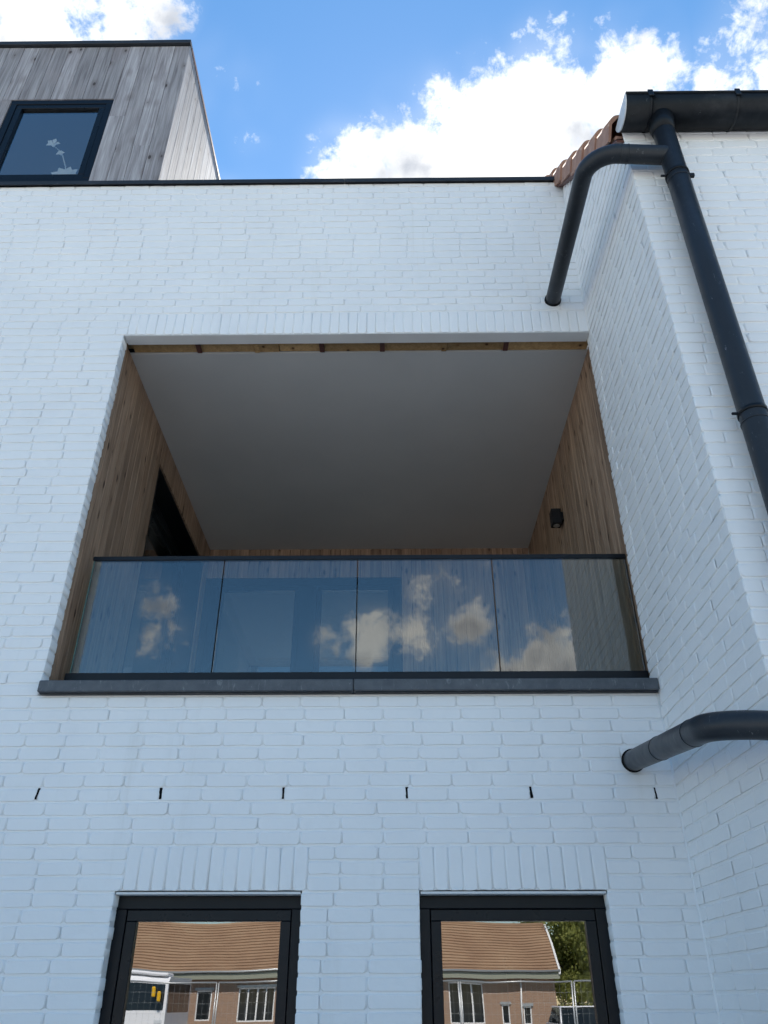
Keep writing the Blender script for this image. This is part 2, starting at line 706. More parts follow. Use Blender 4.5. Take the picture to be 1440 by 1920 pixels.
# ---------------------------------------------------------------- ground
ground = struct(MB().box(-200, 200, -230, 170, -.3, 0).build('ground', 'ground'))
road = struct(MB().box(-200, 200, -30.5, -24.5, -.02, .004).build('road', 'asphalt'))
pavement = struct(MB().box(-200, 200, -33.5, -30.5, -.02, .12).build('pavement', 'ground'))

# ---------------------------------------------------------------- bricks
BL, JW, JZ = .2275, .0040, .0108


def brick_mesh(length, height, seed, deep=.016, vert=False):
    """hand-moulded brick front with rounded, uneven arrises; x along the wall, -y towards the street"""
    rnd = random.Random(seed)
    w, h = length / 2, height / 2
    cx, cz = rnd.uniform(.004, .011), rnd.uniform(.004, .010)

    def c():
        return rnd.uniform(.003, .012)
    pts = [(-w, -h + c()), (-w + c(), -h), (rnd.uniform(-.5, .5) * w, -h + rnd.uniform(-.002, .003)), (w - c(), -h), (w, -h + c()),
           (w, h - c()), (w - c(), h), (rnd.uniform(-.5, .5) * w, h + rnd.uniform(-.003, .002)), (-w + c(), h), (-w, h - c())]
    out = [(x + rnd.uniform(-.0025, .0025), z + rnd.uniform(-.0018, .0018)) for (x, z) in pts]
    mb = MB()

    def ring(inset_x, low, high, y):
        b = len(mb.v)
        for (x, z) in out:
            mb.v.append((x - math.copysign(inset_x, x) * min(1.0, abs(x) / (w * .8)),
                         y + rnd.uniform(-.0005, .0005),
                         z - (high if z > 0 else -low) * min(1.0, abs(z) / (h * .8))))
        return b
    n = len(out)
    r0 = ring(-.0019, 0, 0, deep)
    r1 = ring(.0022, .0000, .0015, .0022)
    r2 = ring(.0085, .0015, .0070, 0.0)
    if deep < .05:
        for i, (x, z) in enumerate(out):
            if abs(x) > w - .0035:
                q = mb.v[r0 + i]
                mb.v[r0 + i] = (math.copysign(w + .0019, x), .0040, q[2])
    for a, b in ((r0, r1), (r1, r2)):
        for i in range(n):
            j = (i + 1) % n
            mb.face((a + i, a + j, b + j, b + i), True)
    mb.face([r2 + i for i in range(n)])
    return mb


NVAR = 26
brick_src = [brick_mesh(BL - JW, C0 - JZ, 100 + i) for i in range(NVAR)]
brick_me, deep_me, sold_me = [], [], []
for i in range(NVAR):
    me = brick_src[i].mesh('brick')
    me.materials.append(M['paint'])
    brick_me.append(me)
deep_src = [brick_mesh(BL - JW, C0 - JZ, 300 + i, .098) for i in range(6)]
for s in deep_src:
    me = s.mesh('brick')
    me.materials.append(M['paint'])
    deep_me.append(me)


def project(p):
    c = CAM_ROT.transposed() @ (Vector(p) - CAM_POS)
    if c.z > -.1:
        return None
    return (720 - c.x / c.z * FPX, 960 + c.y / c.z * FPX, -c.z)


class Piece:
    __slots__ = ('c', 'len', 'h', 'face', 'var', 'deep', 'flip', 'push', 'area')


def screen_area(p):
    a = .5 * p.len
    b = .5 * p.h
    cs = []
    for sx in (-1, 1):
        for sz in (-1, 1):
            q = p.c + (Vector((sx * a, 0, 0)) if p.face == 'F' else Vector((0, sx * a, 0))) + Vector((0, 0, sz * b))
            r = project(q)
            if r is None:
                return 0
            cs.append(r)
    ctr = project(p.c)
    if not (-5 < ctr[0] < 1445 and -5 < ctr[1] < 1925):
        return 0
    ax, ay = cs[2][0] - cs[0][0], cs[2][1] - cs[0][1]
    bx, by = cs[1][0] - cs[0][0], cs[1][1] - cs[0][1]
    return abs(ax * by - ay * bx)


def lay(rows, face, plane, skip=None, seed=1, jambs=()):
    """rows: [(z0, z1, [(a0, a1), ...])]; returns brick pieces. face 'F' faces the street, 'S' faces left (-x)"""
    rnd = random.Random(seed)
    res = []
    prev = 0.0
    for (z0, z1, spans) in rows:
        off = (prev + rnd.choice((.36, .5, .5, .62)) * BL) % BL
        prev = off
        for (a0, a1) in spans:
            x = a0
            first = off if off > .06 else off + BL * .5
            cuts = [a0]
            x = a0 + min(first, BL)
            while x < a1 - .055:
                cuts.append(x)
                x += BL * rnd.uniform(.985, 1.015)
            cuts.append(a1)
            for i in range(len(cuts) - 1):
                c0, c1 = cuts[i], cuts[i + 1]
                p = Piece()
                p.len, p.h = c1 - c0, z1 - z0
                mid = (c0 + c1) / 2
                zc = (z0 + z1) / 2 + rnd.uniform(-.0012, .0012)
                p.push = rnd.uniform(-.0022, .0018)
                p.c = Vector((mid, plane + p.push, zc)) if face == 'F' else Vector((plane + p.push, mid, zc))
                p.face = face
                p.var = rnd.randrange(NVAR)
                p.flip = rnd.random() < .5
                p.deep = any(abs(c0 - j) < .004 or abs(c1 - j) < .004 for j in jambs) or (face == 'S' and abs(c1 - FY - .096) < .01)
                p.area = screen_area(p)
                res.append(p)
    return res


def piece_matrix(p):
    sx = (p.len - JW) / (BL - JW)
    sz = (p.h - JZ) / (C0 - JZ)
    m = Matrix.Translation(p.c)
    if p.face == 'S':
        m = m @ Matrix.Rotation(R(-90), 4, 'Z')
    k = random.Random(p.c.x * 91.7 + p.c.y * 13.1 + p.c.z * 57.3)
    m = m @ Matrix.Rotation(k.uniform(-.012, .012), 4, 'X') @ Matrix.Rotation(k.uniform(-.006, .006), 4, 'Z')
    return m @ Matrix.Diagonal((sx, 1, sz, 1))


def place(pieces, parent, limit, name='brick'):
    """the largest in view become objects of their own, the rest one joined part"""
    order = sorted(range(len(pieces)), key=lambda i: -pieces[i].area)
    single = set(order[:limit])
    rest = MB()
    base = Vector((0, 0, 0))
    q = parent
    while q is not None:
        base += q.location
        q = q.parent
    for i, p in enumerate(pieces):
        m = piece_matrix(p)
        if i in single and p.area > 0:
            me = deep_me[p.var % len(deep_me)] if p.deep else brick_me[p.var]
            o = bpy.data.objects.new(name, me)
            COL.objects.link(o)
            o.parent = parent
            o.matrix_local = Matrix.Translation(-base) @ m
        else:
            src = deep_src[p.var % len(deep_src)] if p.deep else brick_src[p.var]
            b = len(rest.v)
            rest.v += [tuple(m @ Vector(v)) for v in src.v]
            for f, s in zip(src.f, src.s):
                rest.face([b + k for k in f], s)
    o = rest.build('brickwork', 'paint', parent)
    o['kind'] = 'stuff'
    return o


# ---------------------------------------------------------------- main house
house = thing('house', 'white painted brick house with flat roof and wide recessed balcony', 'house', (-1, FY, 0))
MORT = FY + .0064
WX0 = -5.0
SOLD = .2350            # soldier course height over the balcony
zs0 = [c for c in courses(PAR)]

wall = MB()
B = FY + .096
g = .006                # mortar stands back from the jambs
(w1a, w1b), (w2a, w2b) = WINS
# ground floor piers, spandrel, balcony piers, parapet: boxes that butt against each other
wall.box(WX0, w1a - g, MORT, B, 0, WH)
wall.box(w1b + g, w2a - g, MORT, B, 0, WH)
wall.box(w2b + g, XR + .3, MORT, B, 0, WH)
wall.box(w1a - g, w1b + g, MORT, B, 0, WIN_BOTTOM - .06)
wall.box(w2a - g, w2b + g, MORT, B, 0, WIN_BOTTOM - .06)
wall.box(WX0, XR + .3, MORT, B, WH + g, ZS - .075)
wall.box(WX0, XL - g, MORT, B, ZS - .075, ZH)
wall.box(WX0, XR + .3, MORT, B, ZH + g, PAR)
for (a, b) in ((WX0, w1a - g), (w1b + g, w2a - g), (w2b + g, XR + .3)):
    wall.box(a, b, MORT, B, WH, WH + g)
wall.box(WX0, XL - g, MORT, B, ZH, ZH + g)
front_wall = wall.build('front_wall', 'paint', house)

rows = []
SOLH = 3 * C0
for (z0, z1) in zs0:
    zc = (z0 + z1) / 2
    if zc < WIN_BOTTOM - .06:
        sp = [(WX0, XR)]
    elif zc < WH:
        sp = [(WX0, w1a), (w1b, w2a), (w2b, XR)]
    elif zc < WH + SOLH:
        sp = [(WX0, w1a + .03), (w1b + .03, w2a), (w2b + .02, XR)]
    elif zc < ZS - .07:
        sp = [(WX0, XR)]
    elif zc < ZH:
        sp = [(WX0, XL)]
    elif zc < ZH + SOLD:
        sp = [(WX0, XL + .02)]
    else:
        sp = [(WX0, XR)]
    rows.append((z0, z1, sp))
jambs = (w1a, w1b, w2a, w2b, XL)
pieces = lay(rows, 'F', FY, seed=11, jambs=jambs)
# bricks here meet at the weep slots; solid plugs paint the gap shade
SLOTS = [(-1.963, 2.570), (-1.279, 2.570), (-.600, 2.570), (.083, 2.570), (.766, 2.570), (1.449, 2.563)]
slot_row = min(range(len(zs0)), key=lambda i: abs((zs0[i][0] + zs0[i][1]) / 2 - 2.568))
sz0, sz1 = zs0[slot_row]
pieces = [p for p in pieces if not (sz0 < p.c.z < sz1)]
edges = [WX0] + [s[0] for s in SLOTS] + [XR]
rr = random.Random(5)
for a, b in zip(edges[:-1], edges[1:]):
    n = max(1, round((b - a) / BL))
    for k in range(n):
        p = Piece()
        p.len, p.h = (b - a) / n, sz1 - sz0
        p.push = rr.uniform(-.002, .002)
        p.c = Vector((a + (k + .5) * (b - a) / n, FY + p.push, (sz0 + sz1) / 2))
        p.face, p.var, p.flip, p.deep = 'F', rr.randrange(NVAR), rr.random() < .5, False
        p.area = screen_area(p)
        pieces.append(p)
place(pieces, front_wall, 300)

# soldier courses
sold_src = {}


def soldiers(x0, x1, z0, height, count, seed):
    rnd = random.Random(seed)
    w = (x1 - x0) / count
    key = round(w, 4)
    if key not in sold_src:
        lst = []
        for i in range(7):
            s = brick_mesh(w - .004, height - .008, 700 + i + int(key * 1e4), .016)
            me = s.mesh('lintel_brick')
            me.materials.append(M['paint'])
            lst.append(me)
        sold_src[key] = lst
    for k in range(count):
        o = link('lintel_brick', rnd.choice(sold_src[key]), front_wall,
                 (x0 + (k + .5) * w, FY + rnd.uniform(-.0015, .0015), z0 + height / 2 + rnd.uniform(-.002, .001)))


soldiers(w1a + .03, w1b + .03, WH + .002, SOLH - .002, 13, 1)
soldiers(w2a, w2b + .02, WH + .002, SOLH - .002, 13, 2)
soldiers(XL + .02, XR, ZH + .002, SOLD - .002, 50, 3)

for i, (x, z) in enumerate(SLOTS):
    rnd = random.Random(40 + i)
    mb = MB()
    lean = (.006, -.001, 0, 0, -.002, -.003)[i]
    n = 5
    hw = (.0062, .0085, .0070, .0090, .0084, .0056)[i]
    pts = []
    for k in range(n + 1):
        zz = z - .030 + .060 * k / n
        pts.append((x + lean * (k / n - .5) * 2 - hw * rnd.uniform(.6, 1.05), zz))
    for k in range(n, -1, -1):
        zz = z - .030 + .060 * k / n
        pts.append((x + lean * (k / n - .5) * 2 + hw * rnd.uniform(.6, 1.05), zz))
    mb.prism(pts, 'y', FY - .0008, FY + .02)
    mb.build('slot_shade_plug', 'slot_shade', front_wall)  # solid near-black plug; its colour stands in for shade in the slot

# white boards closing the window heads and the balcony lintel
mb = MB().box(w1a + .002, w1b - .002, FY + .006, FY + .1, WH - .012, WH - .001)
mb.build('lintel_board', 'render', front_wall)
MB().box(w2a + .002, w2b - .002, FY + .006, FY + .1, WH - .012, WH - .001).build('lintel_board', 'render', front_wall)
MB().box(XL + .004, XR - .001, FY + .003, FY + .104, ZH - .005, ZH - .001).build('lintel_board', 'render', front_wall)

for (za, zb) in ((0.0, 3.12), (ZH + .01, PAR)):
    MB().tube([(XR + .003, FY + .003, za), (XR + .003, FY + .003, (za + zb) / 2), (XR + .003, FY + .003, zb)], .010, 10).build('corner_bead', 'paint', house)

# coping in three lengths with small drip clips
def coping_piece(a, b):
    mb = MB()
    pr = [(4.470, 7.897), (4.478, 7.897), (4.478, 7.935), (4.60, 7.940), (4.60, 7.952), (4.472, 7.947)]
    mb.prism(pr, 'x', a, b)
    return mb.build('coping', 'coping', house)


for a, b in ((-6.3, -2.6), (-2.5994, -.4), (-.3994, 1.53)):
    coping_piece(a, b)
for k in range(12):
    x = -3.47 + k * .205
    MB().bevel_box(x - .010, x + .010, 4.478, 4.492, 7.888, 7.897, .003).build('coping_clip', 'rubber', house)
MB().box(-6.3, 1.53, 4.602, 11.8, 7.7, 7.88).build('roof_deck', 'coping', house)
rw = MB()
rw.box(-6.3, -2.15, 11.56, 11.8, 0, 7.7).box(.25, 1.53, 11.56, 11.8, 0, 7.7).box(-2.15, .25, 11.56, 11.8, 0, 3.3).box(-2.15, .25, 11.56, 11.8, 5.84, 7.7)
rw.box(-6.3, -6.1, 4.7, 11.55, 0, 7.7).box(-6.3, WX0, FY + .0058, 4.69, 0, 7.88)
rw.build('outer_wall', 'render', house)

# sill in two lengths
def sill_piece(a, b):
    mb = MB()
    mb.bevel_box(a, b, 4.447, 4.90, 3.135, 3.205, .005)
    s = mb.build('sill', 'bluestone', house)
    MB().box(a + .01, b - .01, 4.468, 4.495, 3.128, 3.1345).build('drip_edge', 'coping', s)
    return s


sill_piece(-2.078, -.2235)
sill_piece(-.2205, 1.5635)

# balcony shell
BY = 8.06
XWL, XWR = -2.118, 1.612
CZ = 6.092
MB().box(-2.3, 1.8, 4.77, 8.3, CZ, CZ + .02).build('balcony_ceiling', 'plaster', house)
MB().box(-2.3, 1.8, 4.60, 4.768, CZ + .062, CZ + .08).build('ceiling_backing', 'larch_raw', house)
MB().box(-2.3, 1.8, 4.602, 8.3, 3.05, 3.134).build('balcony_floor', 'ground', house)

# raw timber showing in the gap between lintel and ceiling
xb = XL + .002
rnd = random.Random(3)
segs = [.54, .47, .18, .35, .49, .50, .50, .75]
for k, sgl in enumerate(segs):
    x1 = min(xb + sgl, XWR)
    MB().bevel_box(xb, x1 - .006, 4.603 + rnd.uniform(0, .004), 4.765, CZ + .014 + rnd.uniform(-.006, .004), CZ + .060, .003).build('timber_strip', 'larch_raw', house)
    if k in (0, 1, 3, 4, 5, 6):
        MB().bevel_box(x1 - .024, x1 + .016, 4.615, 4.76, CZ - .004, CZ + .0135, .003).build('joist_block', 'larch_raw' if k in (1, 5) else 'rust_trim', house)
    xb = x1
    if xb >= XR:
        break

# cladding boards -------------------------------------------------------------
plank_cache = {}


def plank_mesh(width, height, mat, depth=.02, key=None):
    k = (round(width, 3), round(height, 3), mat)
    if k not in plank_cache:
        mb = MB()
        c = .003
        w = width / 2
        # front face at y = 0, chamfered long edges
        pr = [(-w, depth), (-w, c), (-w + c, 0), (w - c, 0), (w, c), (w, depth)]
        mb.prism(pr, 'z', 0, height)
        me = mb.mesh('plank')
        me.materials.append(M[mat])
        plank_cache[k] = me
    return plank_cache[k]


def plank(parent, width, height, mat, pos, rotz=0.0):
    o = link('plank', plank_mesh(width, height, mat), parent)
    o.location = Vector(o.location) + Vector(pos)
    o.rotation_euler = (0, 0, rotz)
    return o


def cladding_backing(x0, x1, y0, y1, z0, z1):
    return MB().box(x0, x1, y0, y1, z0, z1).build('cladding', 'rubber', house)


BP = .118
DOOR_Y0, DOOR_Y1, DOOR_Z = 5.965, 7.86, 5.80
# wall beside the door: faces +x
cl = MB()
cl.box(XWL - .06, XWL - .019, 4.598, DOOR_Y0, 3.13, CZ)
cl.box(XWL - .06, XWL - .019, DOOR_Y1, BY + .05, 3.13, CZ)
cl.box(XWL - .06, XWL - .019, DOOR_Y0, DOOR_Y1, DOOR_Z, CZ)
clL = cl.build('cladding', 'rubber', house)
y = 4.600
while y < BY - .02:
    w = min(BP, BY - y)
    mid = y + w / 2
    if DOOR_Y0 - .02 < mid < DOOR_Y1 + .02:
        plank(clL, w - .004, round(CZ - DOOR_Z, 3), 'larch', (XWL, mid, DOOR_Z), R(90))
    else:
        plank(clL, w - .004, round(CZ - 3.135, 3), 'larch', (XWL, mid, 3.135), R(90))
    y += BP
# wall opposite: faces -x
clR = cladding_backing(XWR + .019, XWR + .06, 4.598, BY + .05, 3.13, CZ)
y = 4.600
while y < BY - .02:
    w = min(BP, BY - y)
    plank(clR, w - .004, round(CZ - 3.135, 3), 'larch', (XWR, y + w / 2, 3.135), R(-90))
    y += BP
# rear wall with the sliding door
SX0, SX1, SZ = -2.05, .107, 5.72
cb = MB()
cb.box(XWL - .05, SX0 + .002, BY + .02, BY + .12, 3.13, SZ)
cb.box(SX1, XWR, BY + .019, BY + .06, 3.13, CZ)
cb.box(XWL, SX1, BY + .019, BY + .06, SZ, CZ)
clB = cb.build('cladding', 'rubber', house)
x = XWL
while x < XWR - .02:
    w = min(BP, XWR - x)
    mid = x + w / 2
    if mid < SX1:
        plank(clB, w - .004, round(CZ - SZ, 3), 'larch', (mid, BY, SZ))
    else:
        plank(clB, w - .004, round(CZ - 3.135, 3), 'larch', (mid, BY, 3.135))
    x += BP


def pane_mesh(mb, axis, a0, a1, z0, z1, p, bow=0.0, n=8):
    """one glass sheet; axis 'y' lies across y (faces street), 'x' across x; slightly bowed like an insulating unit"""
    b = len(mb.v)
    for j in range(n + 1):
        for i in range(n + 1):
            u, v = i / n, j / n
            d = bow * (1 - (2 * u - 1) ** 2) * (1 - (2 * v - 1) ** 2)
            a, z = a0 + (a1 - a0) * u, z0 + (z1 - z0) * v
            mb.v.append((a, p + d, z) if axis == 'y' else (p + d, a, z))
    for j in range(n):
        for i in range(n):
            k = b + j * (n + 1) + i
            mb.face((k, k + 1, k + n + 2, k + n + 1), True)


def frame_boxes(axis, a0, a1, z0, z1, p0, p1, w, wb=None):
    """four mitre-less rails as chamfered boxes"""
    mb = MB()
    wb = w if wb is None else wb

    def bx(a, b, c, d):
        if axis == 'y':
            mb.bevel_box(a, b, p0, p1, c, d, .003)
        else:
            mb.bevel_box(p0, p1, a, b, c, d, .003)
    bx(a0, a1, z1 - w, z1)
    bx(a0, a1, z0, z0 + wb)
    bx(a0, a0 + w, z0 + wb + .0004, z1 - w - .0004)
    bx(a1 - w, a1, z0 + wb + .0004, z1 - w - .0004)
    return mb


# sliding door in the rear wall
door = frame_boxes('y', SX0, SX1, 3.14, SZ, BY + .03, BY + .11, .085).build('sliding_door', 'alu', house)
MB().bevel_box(-1.04, -.84, BY + .035, BY + .105, 3.226, SZ - .086, .004).build('mullion', 'alu', door)
frame_boxes('y', SX0 + .086, -1.041, 3.226, SZ - .086, BY + .045, BY + .1, .055).build('sash', 'alu_soft', door)
frame_boxes('y', -.839, SX1 - .086, 3.226, SZ - .086, BY + .045, BY + .1, .055).build('sash', 'alu_soft', door)
for a0, a1 in ((SX0 + .141, -1.096), (-.784, SX1 - .141)):
    mb = MB()
    pane_mesh(mb, 'y', a0, a1, 3.281, SZ - .141, BY + .07, .0008)
    mb.build('pane', 'pane_inner', door)
# door in the side wall
DX = XWL - .20
sd = frame_boxes('x', DOOR_Y0 + .002, DOOR_Y1 - .002, 3.14, DOOR_Z - .002, DX - .08, DX, .10).build('glazed_door', 'alu', house)
MB().box(DX + .001, XWL - .021, DOOR_Y0, DOOR_Y0 + .012, 3.14, DOOR_Z - .013).box(DX + .001, XWL - .021, DOOR_Y0, DOOR_Y1, DOOR_Z - .012, DOOR_Z - .001).box(DX + .001, XWL - .021, DOOR_Y1 - .012, DOOR_Y1, 3.14, DOOR_Z - .013).build('reveal_trim', 'alu', sd)
frame_boxes('x', DOOR_Y0 + .103, DOOR_Y1 - .103, 3.243, DOOR_Z - .103, DX - .07, DX - .01, .08).build('sash', 'alu_soft', sd)
mb = MB()
pane_mesh(mb, 'x', DOOR_Y0 + .183, DOOR_Y1 - .183, 3.323, DOOR_Z - .183, DX - .04, .0)
mb.build('pane', 'pane_inner', sd)
# rooms behind
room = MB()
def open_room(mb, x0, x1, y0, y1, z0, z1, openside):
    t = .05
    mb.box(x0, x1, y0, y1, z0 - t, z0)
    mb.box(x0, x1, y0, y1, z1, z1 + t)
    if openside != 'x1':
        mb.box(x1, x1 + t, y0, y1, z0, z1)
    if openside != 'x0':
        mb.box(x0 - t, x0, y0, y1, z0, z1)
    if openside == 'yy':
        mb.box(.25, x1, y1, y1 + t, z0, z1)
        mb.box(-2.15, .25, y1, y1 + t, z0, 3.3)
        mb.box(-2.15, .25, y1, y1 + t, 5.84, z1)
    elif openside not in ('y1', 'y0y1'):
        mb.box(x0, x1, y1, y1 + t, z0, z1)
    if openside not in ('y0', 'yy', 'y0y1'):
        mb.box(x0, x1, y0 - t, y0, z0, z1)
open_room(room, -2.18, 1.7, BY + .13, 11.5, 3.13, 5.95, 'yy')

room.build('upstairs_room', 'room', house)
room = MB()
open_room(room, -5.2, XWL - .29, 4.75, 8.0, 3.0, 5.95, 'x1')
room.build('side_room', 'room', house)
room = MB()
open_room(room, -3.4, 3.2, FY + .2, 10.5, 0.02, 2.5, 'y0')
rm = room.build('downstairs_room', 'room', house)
rw_ = frame_boxes('y', -2.148, .248, 3.302, 5.838, 11.6, 11.67, .07).build('rear_window', 'alu', house)
mb = MB()
pane_mesh(mb, 'y', -2.08, .18, 3.37, 5.77, 11.63, 0)
mb.build('pane', 'pane_inner', rw_)
MB().box(1.30, 2.45, 10.44, 10.49, .03, 2.03).build('inner_door', 'brown', rm)


# ground-floor windows
def street_window(x0, x1, name='window'):
    z0, z1 = WIN_BOTTOM, WH - .0125
    y0 = FY + .082
    a0, a1 = x0 - .012, x1 + .012
    w = frame_boxes('y', a0, a1, z0, z1, y0, y0 + .07, .062).build(name, 'alu', house)
    frame_boxes('y', a0 + .0655, a1 - .0655, z0 + .0655, z1 - .0655, y0 + .004, y0 + .06, .053).build('sash', 'alu_soft', w)
    mb = MB()
    pane_mesh(mb, 'y', a0 + .1175, a1 - .1175, z0 + .1175, z1 - .1175, y0 + .028, -.0006, 14)
    mb.build('pane', 'pane', w)
    MB().box(a0 + .063, a1 - .063, y0 + .02, y0 + .03, z1 - .0655, z1 - .0625).build('gasket', 'rubber', w)
    MB().bevel_box(x0 - .03, x1 + .03, FY - .04, y0 + .05, z0 - .062, z0 - .004, .004).build('window_sill', 'bluestone', w)
    return w


street_window(*WINS[0])
street_window(*WINS[1])

# ---------------------------------------------------------------- timber-clad roof box
DY = 4.62
dormer = thing('roof_dormer', 'weathered grey timber-clad box rising above the flat roof with one dark window', 'dormer', (-3.5, 6.5, 7.9))
DX1, DZ1 = -2.165, 10.53
DXW0, DXW1, DWZ = -3.885, -2.825, 9.50
bm_ = MB()
bm_.box(DXW1, DX1 - .021, DY + .021, DY + .06, 7.87, DZ1)
bm_.box(-6.2, DXW0, DY + .021, DY + .06, 7.87, DZ1)
bm_.box(DXW0, DXW1, DY + .021, DY + .06, DWZ, DZ1)
fc = bm_.build('cladding', 'rubber', dormer)
x = DX1
DP = .1655
rnd = random.Random(9)
i = 0
while x > -6.1:
    w = DP
    a, b = x - w, x
    mid = (a + b) / 2
    def pl(a, b, z0, z1):
        plank(fc, b - a - .003, round(z1 - z0, 2), 'larch_grey', ((a + b) / 2, DY, z0))
    top = DZ1 - .03
    if b <= DXW0 + .004 or a >= DXW1 - .004:
        spans = [(a, b, 7.88, top)]
        if rnd.random() < .45:
            zz = round(rnd.uniform(8.5, 9.8), 1)
            spans = [(a, b, 7.88, zz - .001), (a, b, zz + .001, top)]
    else:
        spans = [(a, b, DWZ + .006, top)]
        if a < DXW0 - .02:
            spans.append((a, DXW0 - .003, 7.88, DWZ + .004))
        if b > DXW1 + .02:
            spans.append((DXW1 + .003, b, 7.88, DWZ + .004))
    for s in spans:
        pl(*s)
    x -= w
    i += 1
sc = MB().box(DX1 - .06, DX1 - .021, DY + .0605, 8.6, 7.87, DZ1).build('cladding', 'rubber', dormer)
y = DY + .0005
while y < 8.5:
    plank(sc, DP - .003, round(DZ1 - .03 - 7.88, 2), 'larch_grey', (DX1, y + DP / 2, 7.88), R(90))
    y += DP
mb = MB()
mb.box(-6.2, DX1 - .061, DY + .061, 8.6, DZ1 - .15, DZ1 - .001)
mb.build('roof_slab', 'coping', dormer)
mb = MB().bevel_box(-6.25, DX1 + .005, DY - .035, DY + .05, DZ1 - .02, DZ1 + .045, .004)
mb.build('edge_trim', 'coping', dormer)
MB().bevel_box(DX1 - .05, DX1 + .005, DY + .0505, 8.65, DZ1 - .02, DZ1 + .045, .004).build('edge_trim', 'rust_trim', dormer)
dw = frame_boxes('y', DXW0 + .004, DXW1 - .004, 8.15, DWZ - .004, DY + .005, DY + .09, .065).build('window', 'alu', dormer)
frame_boxes('y', DXW0 + .072, DXW1 - .072, 8.218, DWZ - .072, DY + .012, DY + .08, .06).build('sash', 'alu_soft', dw)
mb = MB()
pane_mesh(mb, 'y', DXW0 + .132, DXW1 - .132, 8.278, DWZ - .132, DY + .04, .0005)
mb.build('pane', 'pane', dw)
rm = MB()
open_room(rm, -5.9, DX1 - .13, DY + .12, 8.5, 7.95, 10.35, 'y0y1')
rm.build('dormer_room', 'room', dormer)
MB().box(DXW0, DXW1, DY + .012, DY + .11, 7.9, 8.149).build('apron', 'alu', dormer)
MB().box(DXW0 - .1, DXW1 + .1, DY + .125, DY + .5, 8.22, 8.27).build('inner_ledge', 'room', dormer)
# orchid on the inner ledge behind the glass
OY = DY + .17
orch = thing('orchid', 'small white orchid standing behind the glass of the roof-box window', 'plant', (-3.16, OY, 8.271))
MB().tube([(-3.16, OY, 8.271), (-3.16, OY, 8.40)], .05, 16, True, [.036, .05]).build('flower_pot', 'petal', orch)
MB().tube([(-3.16, OY, 8.39), (-3.20, OY, 8.62), (-3.29, OY, 8.86), (-3.38, OY, 8.95)], .006, 8).build('stem', 'petal', orch)
def petal_fan(c, r, n, seed, parent, mat, name, stretch=1.0):
    rnd = random.Random(seed)
    mb = MB()
    for k in range(n):
        a = 2 * math.pi * k / n + rnd.uniform(-.2, .2)
        u = Vector((math.cos(a), -.25, math.sin(a) * stretch))
        t = Vector((-math.sin(a), 0, math.cos(a)))
        c0 = Vector(c)
        pts = [c0, c0 + u * r * .55 + t * r * .33 + Vector((0, -.01, 0)), c0 + u * r, c0 + u * r * .55 - t * r * .33 + Vector((0, -.01, 0))]
        b = len(mb.v)
        mb.v += [tuple(p) for p in pts] + [tuple(p + Vector((0, .003, 0))) for p in pts]
        mb.face((b, b + 1, b + 2, b + 3))
        mb.face((b + 4, b + 7, b + 6, b + 5))
        for q in range(4):
            mb.face((b + q, b + (q + 1) % 4, b + 4 + (q + 1) % 4, b + 4 + q))
    return mb.build(name, mat, parent)
petal_fan((-3.385, OY - .02, 8.96), .075, 5, 1, orch, 'petal', 'flower')
petal_fan((-3.28, OY - .02, 8.80), .045, 5, 2, orch, 'petal', 'flower')
petal_fan((-3.16, OY, 8.44), .15, 9, 3, orch, 'petal', 'leaf', .9)

# ---------------------------------------------------------------- gabled wing
wing = thing('gabled_house_wing', 'white painted brick gabled wing with terracotta verge tiles, projecting beside the balcony', 'house', (2.5, WY, 0))
SL = math.tan(R(46.0))
GZ0 = 6.46              # gable height at the front corner
WR = 4.4


def gable_z(y):
    return GZ0 + (y - WY) * SL


side = MB()
off = .0064
side.prism([(WY + off, 0), (FY + .094, 0), (FY + .094, gable_z(FY + .094) - .03), (WY + off, gable_z(WY + off) - .03)], 'x', XR + off, XR + .09)
side_wall = side.build('side_wall', 'paint', wing)
up = MB()
up.prism([(FY + .0945, PAR - .3), (8.2, PAR - .3), (8.2, gable_z(8.2) - .03), (FY + .0945, gable_z(FY + .0945) - .03)], 'x', XR + off, XR + .09)
up.build('upper_gable', 'paint', wing)
fr = MB().box(XR + .0905, WR, WY + off, WY + .1, 0, WING_TOP).box(XR + off, XR + .0904, WY + off, WY + off + .002, 0, .01)
front_wing = fr.build('front_wall', 'paint', wing)
MB().box(XR + .1, WR, 8.0, 8.2, 0, 11.6).box(WR - .2, WR, WY + .11, 7.99, 0, WING_TOP).build('outer_wall', 'render', wing)

rows_s = []
for (z0, z1) in courses(8.0):
    # the gable rises at 46 degrees: bricks only under the verge
    y0 = WY if z1 <= GZ0 else WY + (z1 - GZ0) / SL
    if y0 < FY - .03:
        rows_s.append((z0, z1, [(y0, FY + .096 if ZS < (z0 + z1) / 2 < ZH else FY)]))
rows_f = [(z0, z1, [(XR, WR)]) for (z0, z1) in courses(WING_TOP)]
ps = lay(rows_s, 'S', XR, seed=21, jambs=())
pf = lay(rows_f, 'F', WY, seed=22, jambs=(XR,))
for p in pf:
    # pieces on the arris must run past the side face a little less than their depth
    p.deep = False
ps_big = sorted(ps + pf, key=lambda p: -p.area)[:300]
ids = set(id(p) for p in ps_big)
place(ps, side_wall, sum(1 for p in ps if id(p) in ids))
place(pf, front_wing, sum(1 for p in pf if id(p) in ids))

# roof: deck, verge tiles, and the field of tiles behind them
roof = MB()
ya, yb = WY + .03, 8.2
roof.prism([(ya, gable_z(ya) + .02), (yb, gable_z(yb) + .02), (yb, gable_z(yb) + .05), (ya, gable_z(ya) + .05)], 'x', XR - .03, WR + .2)
roof_o = roof.build('roof', 'terracotta', wing)
ang = math.atan(SL)
TP = .392


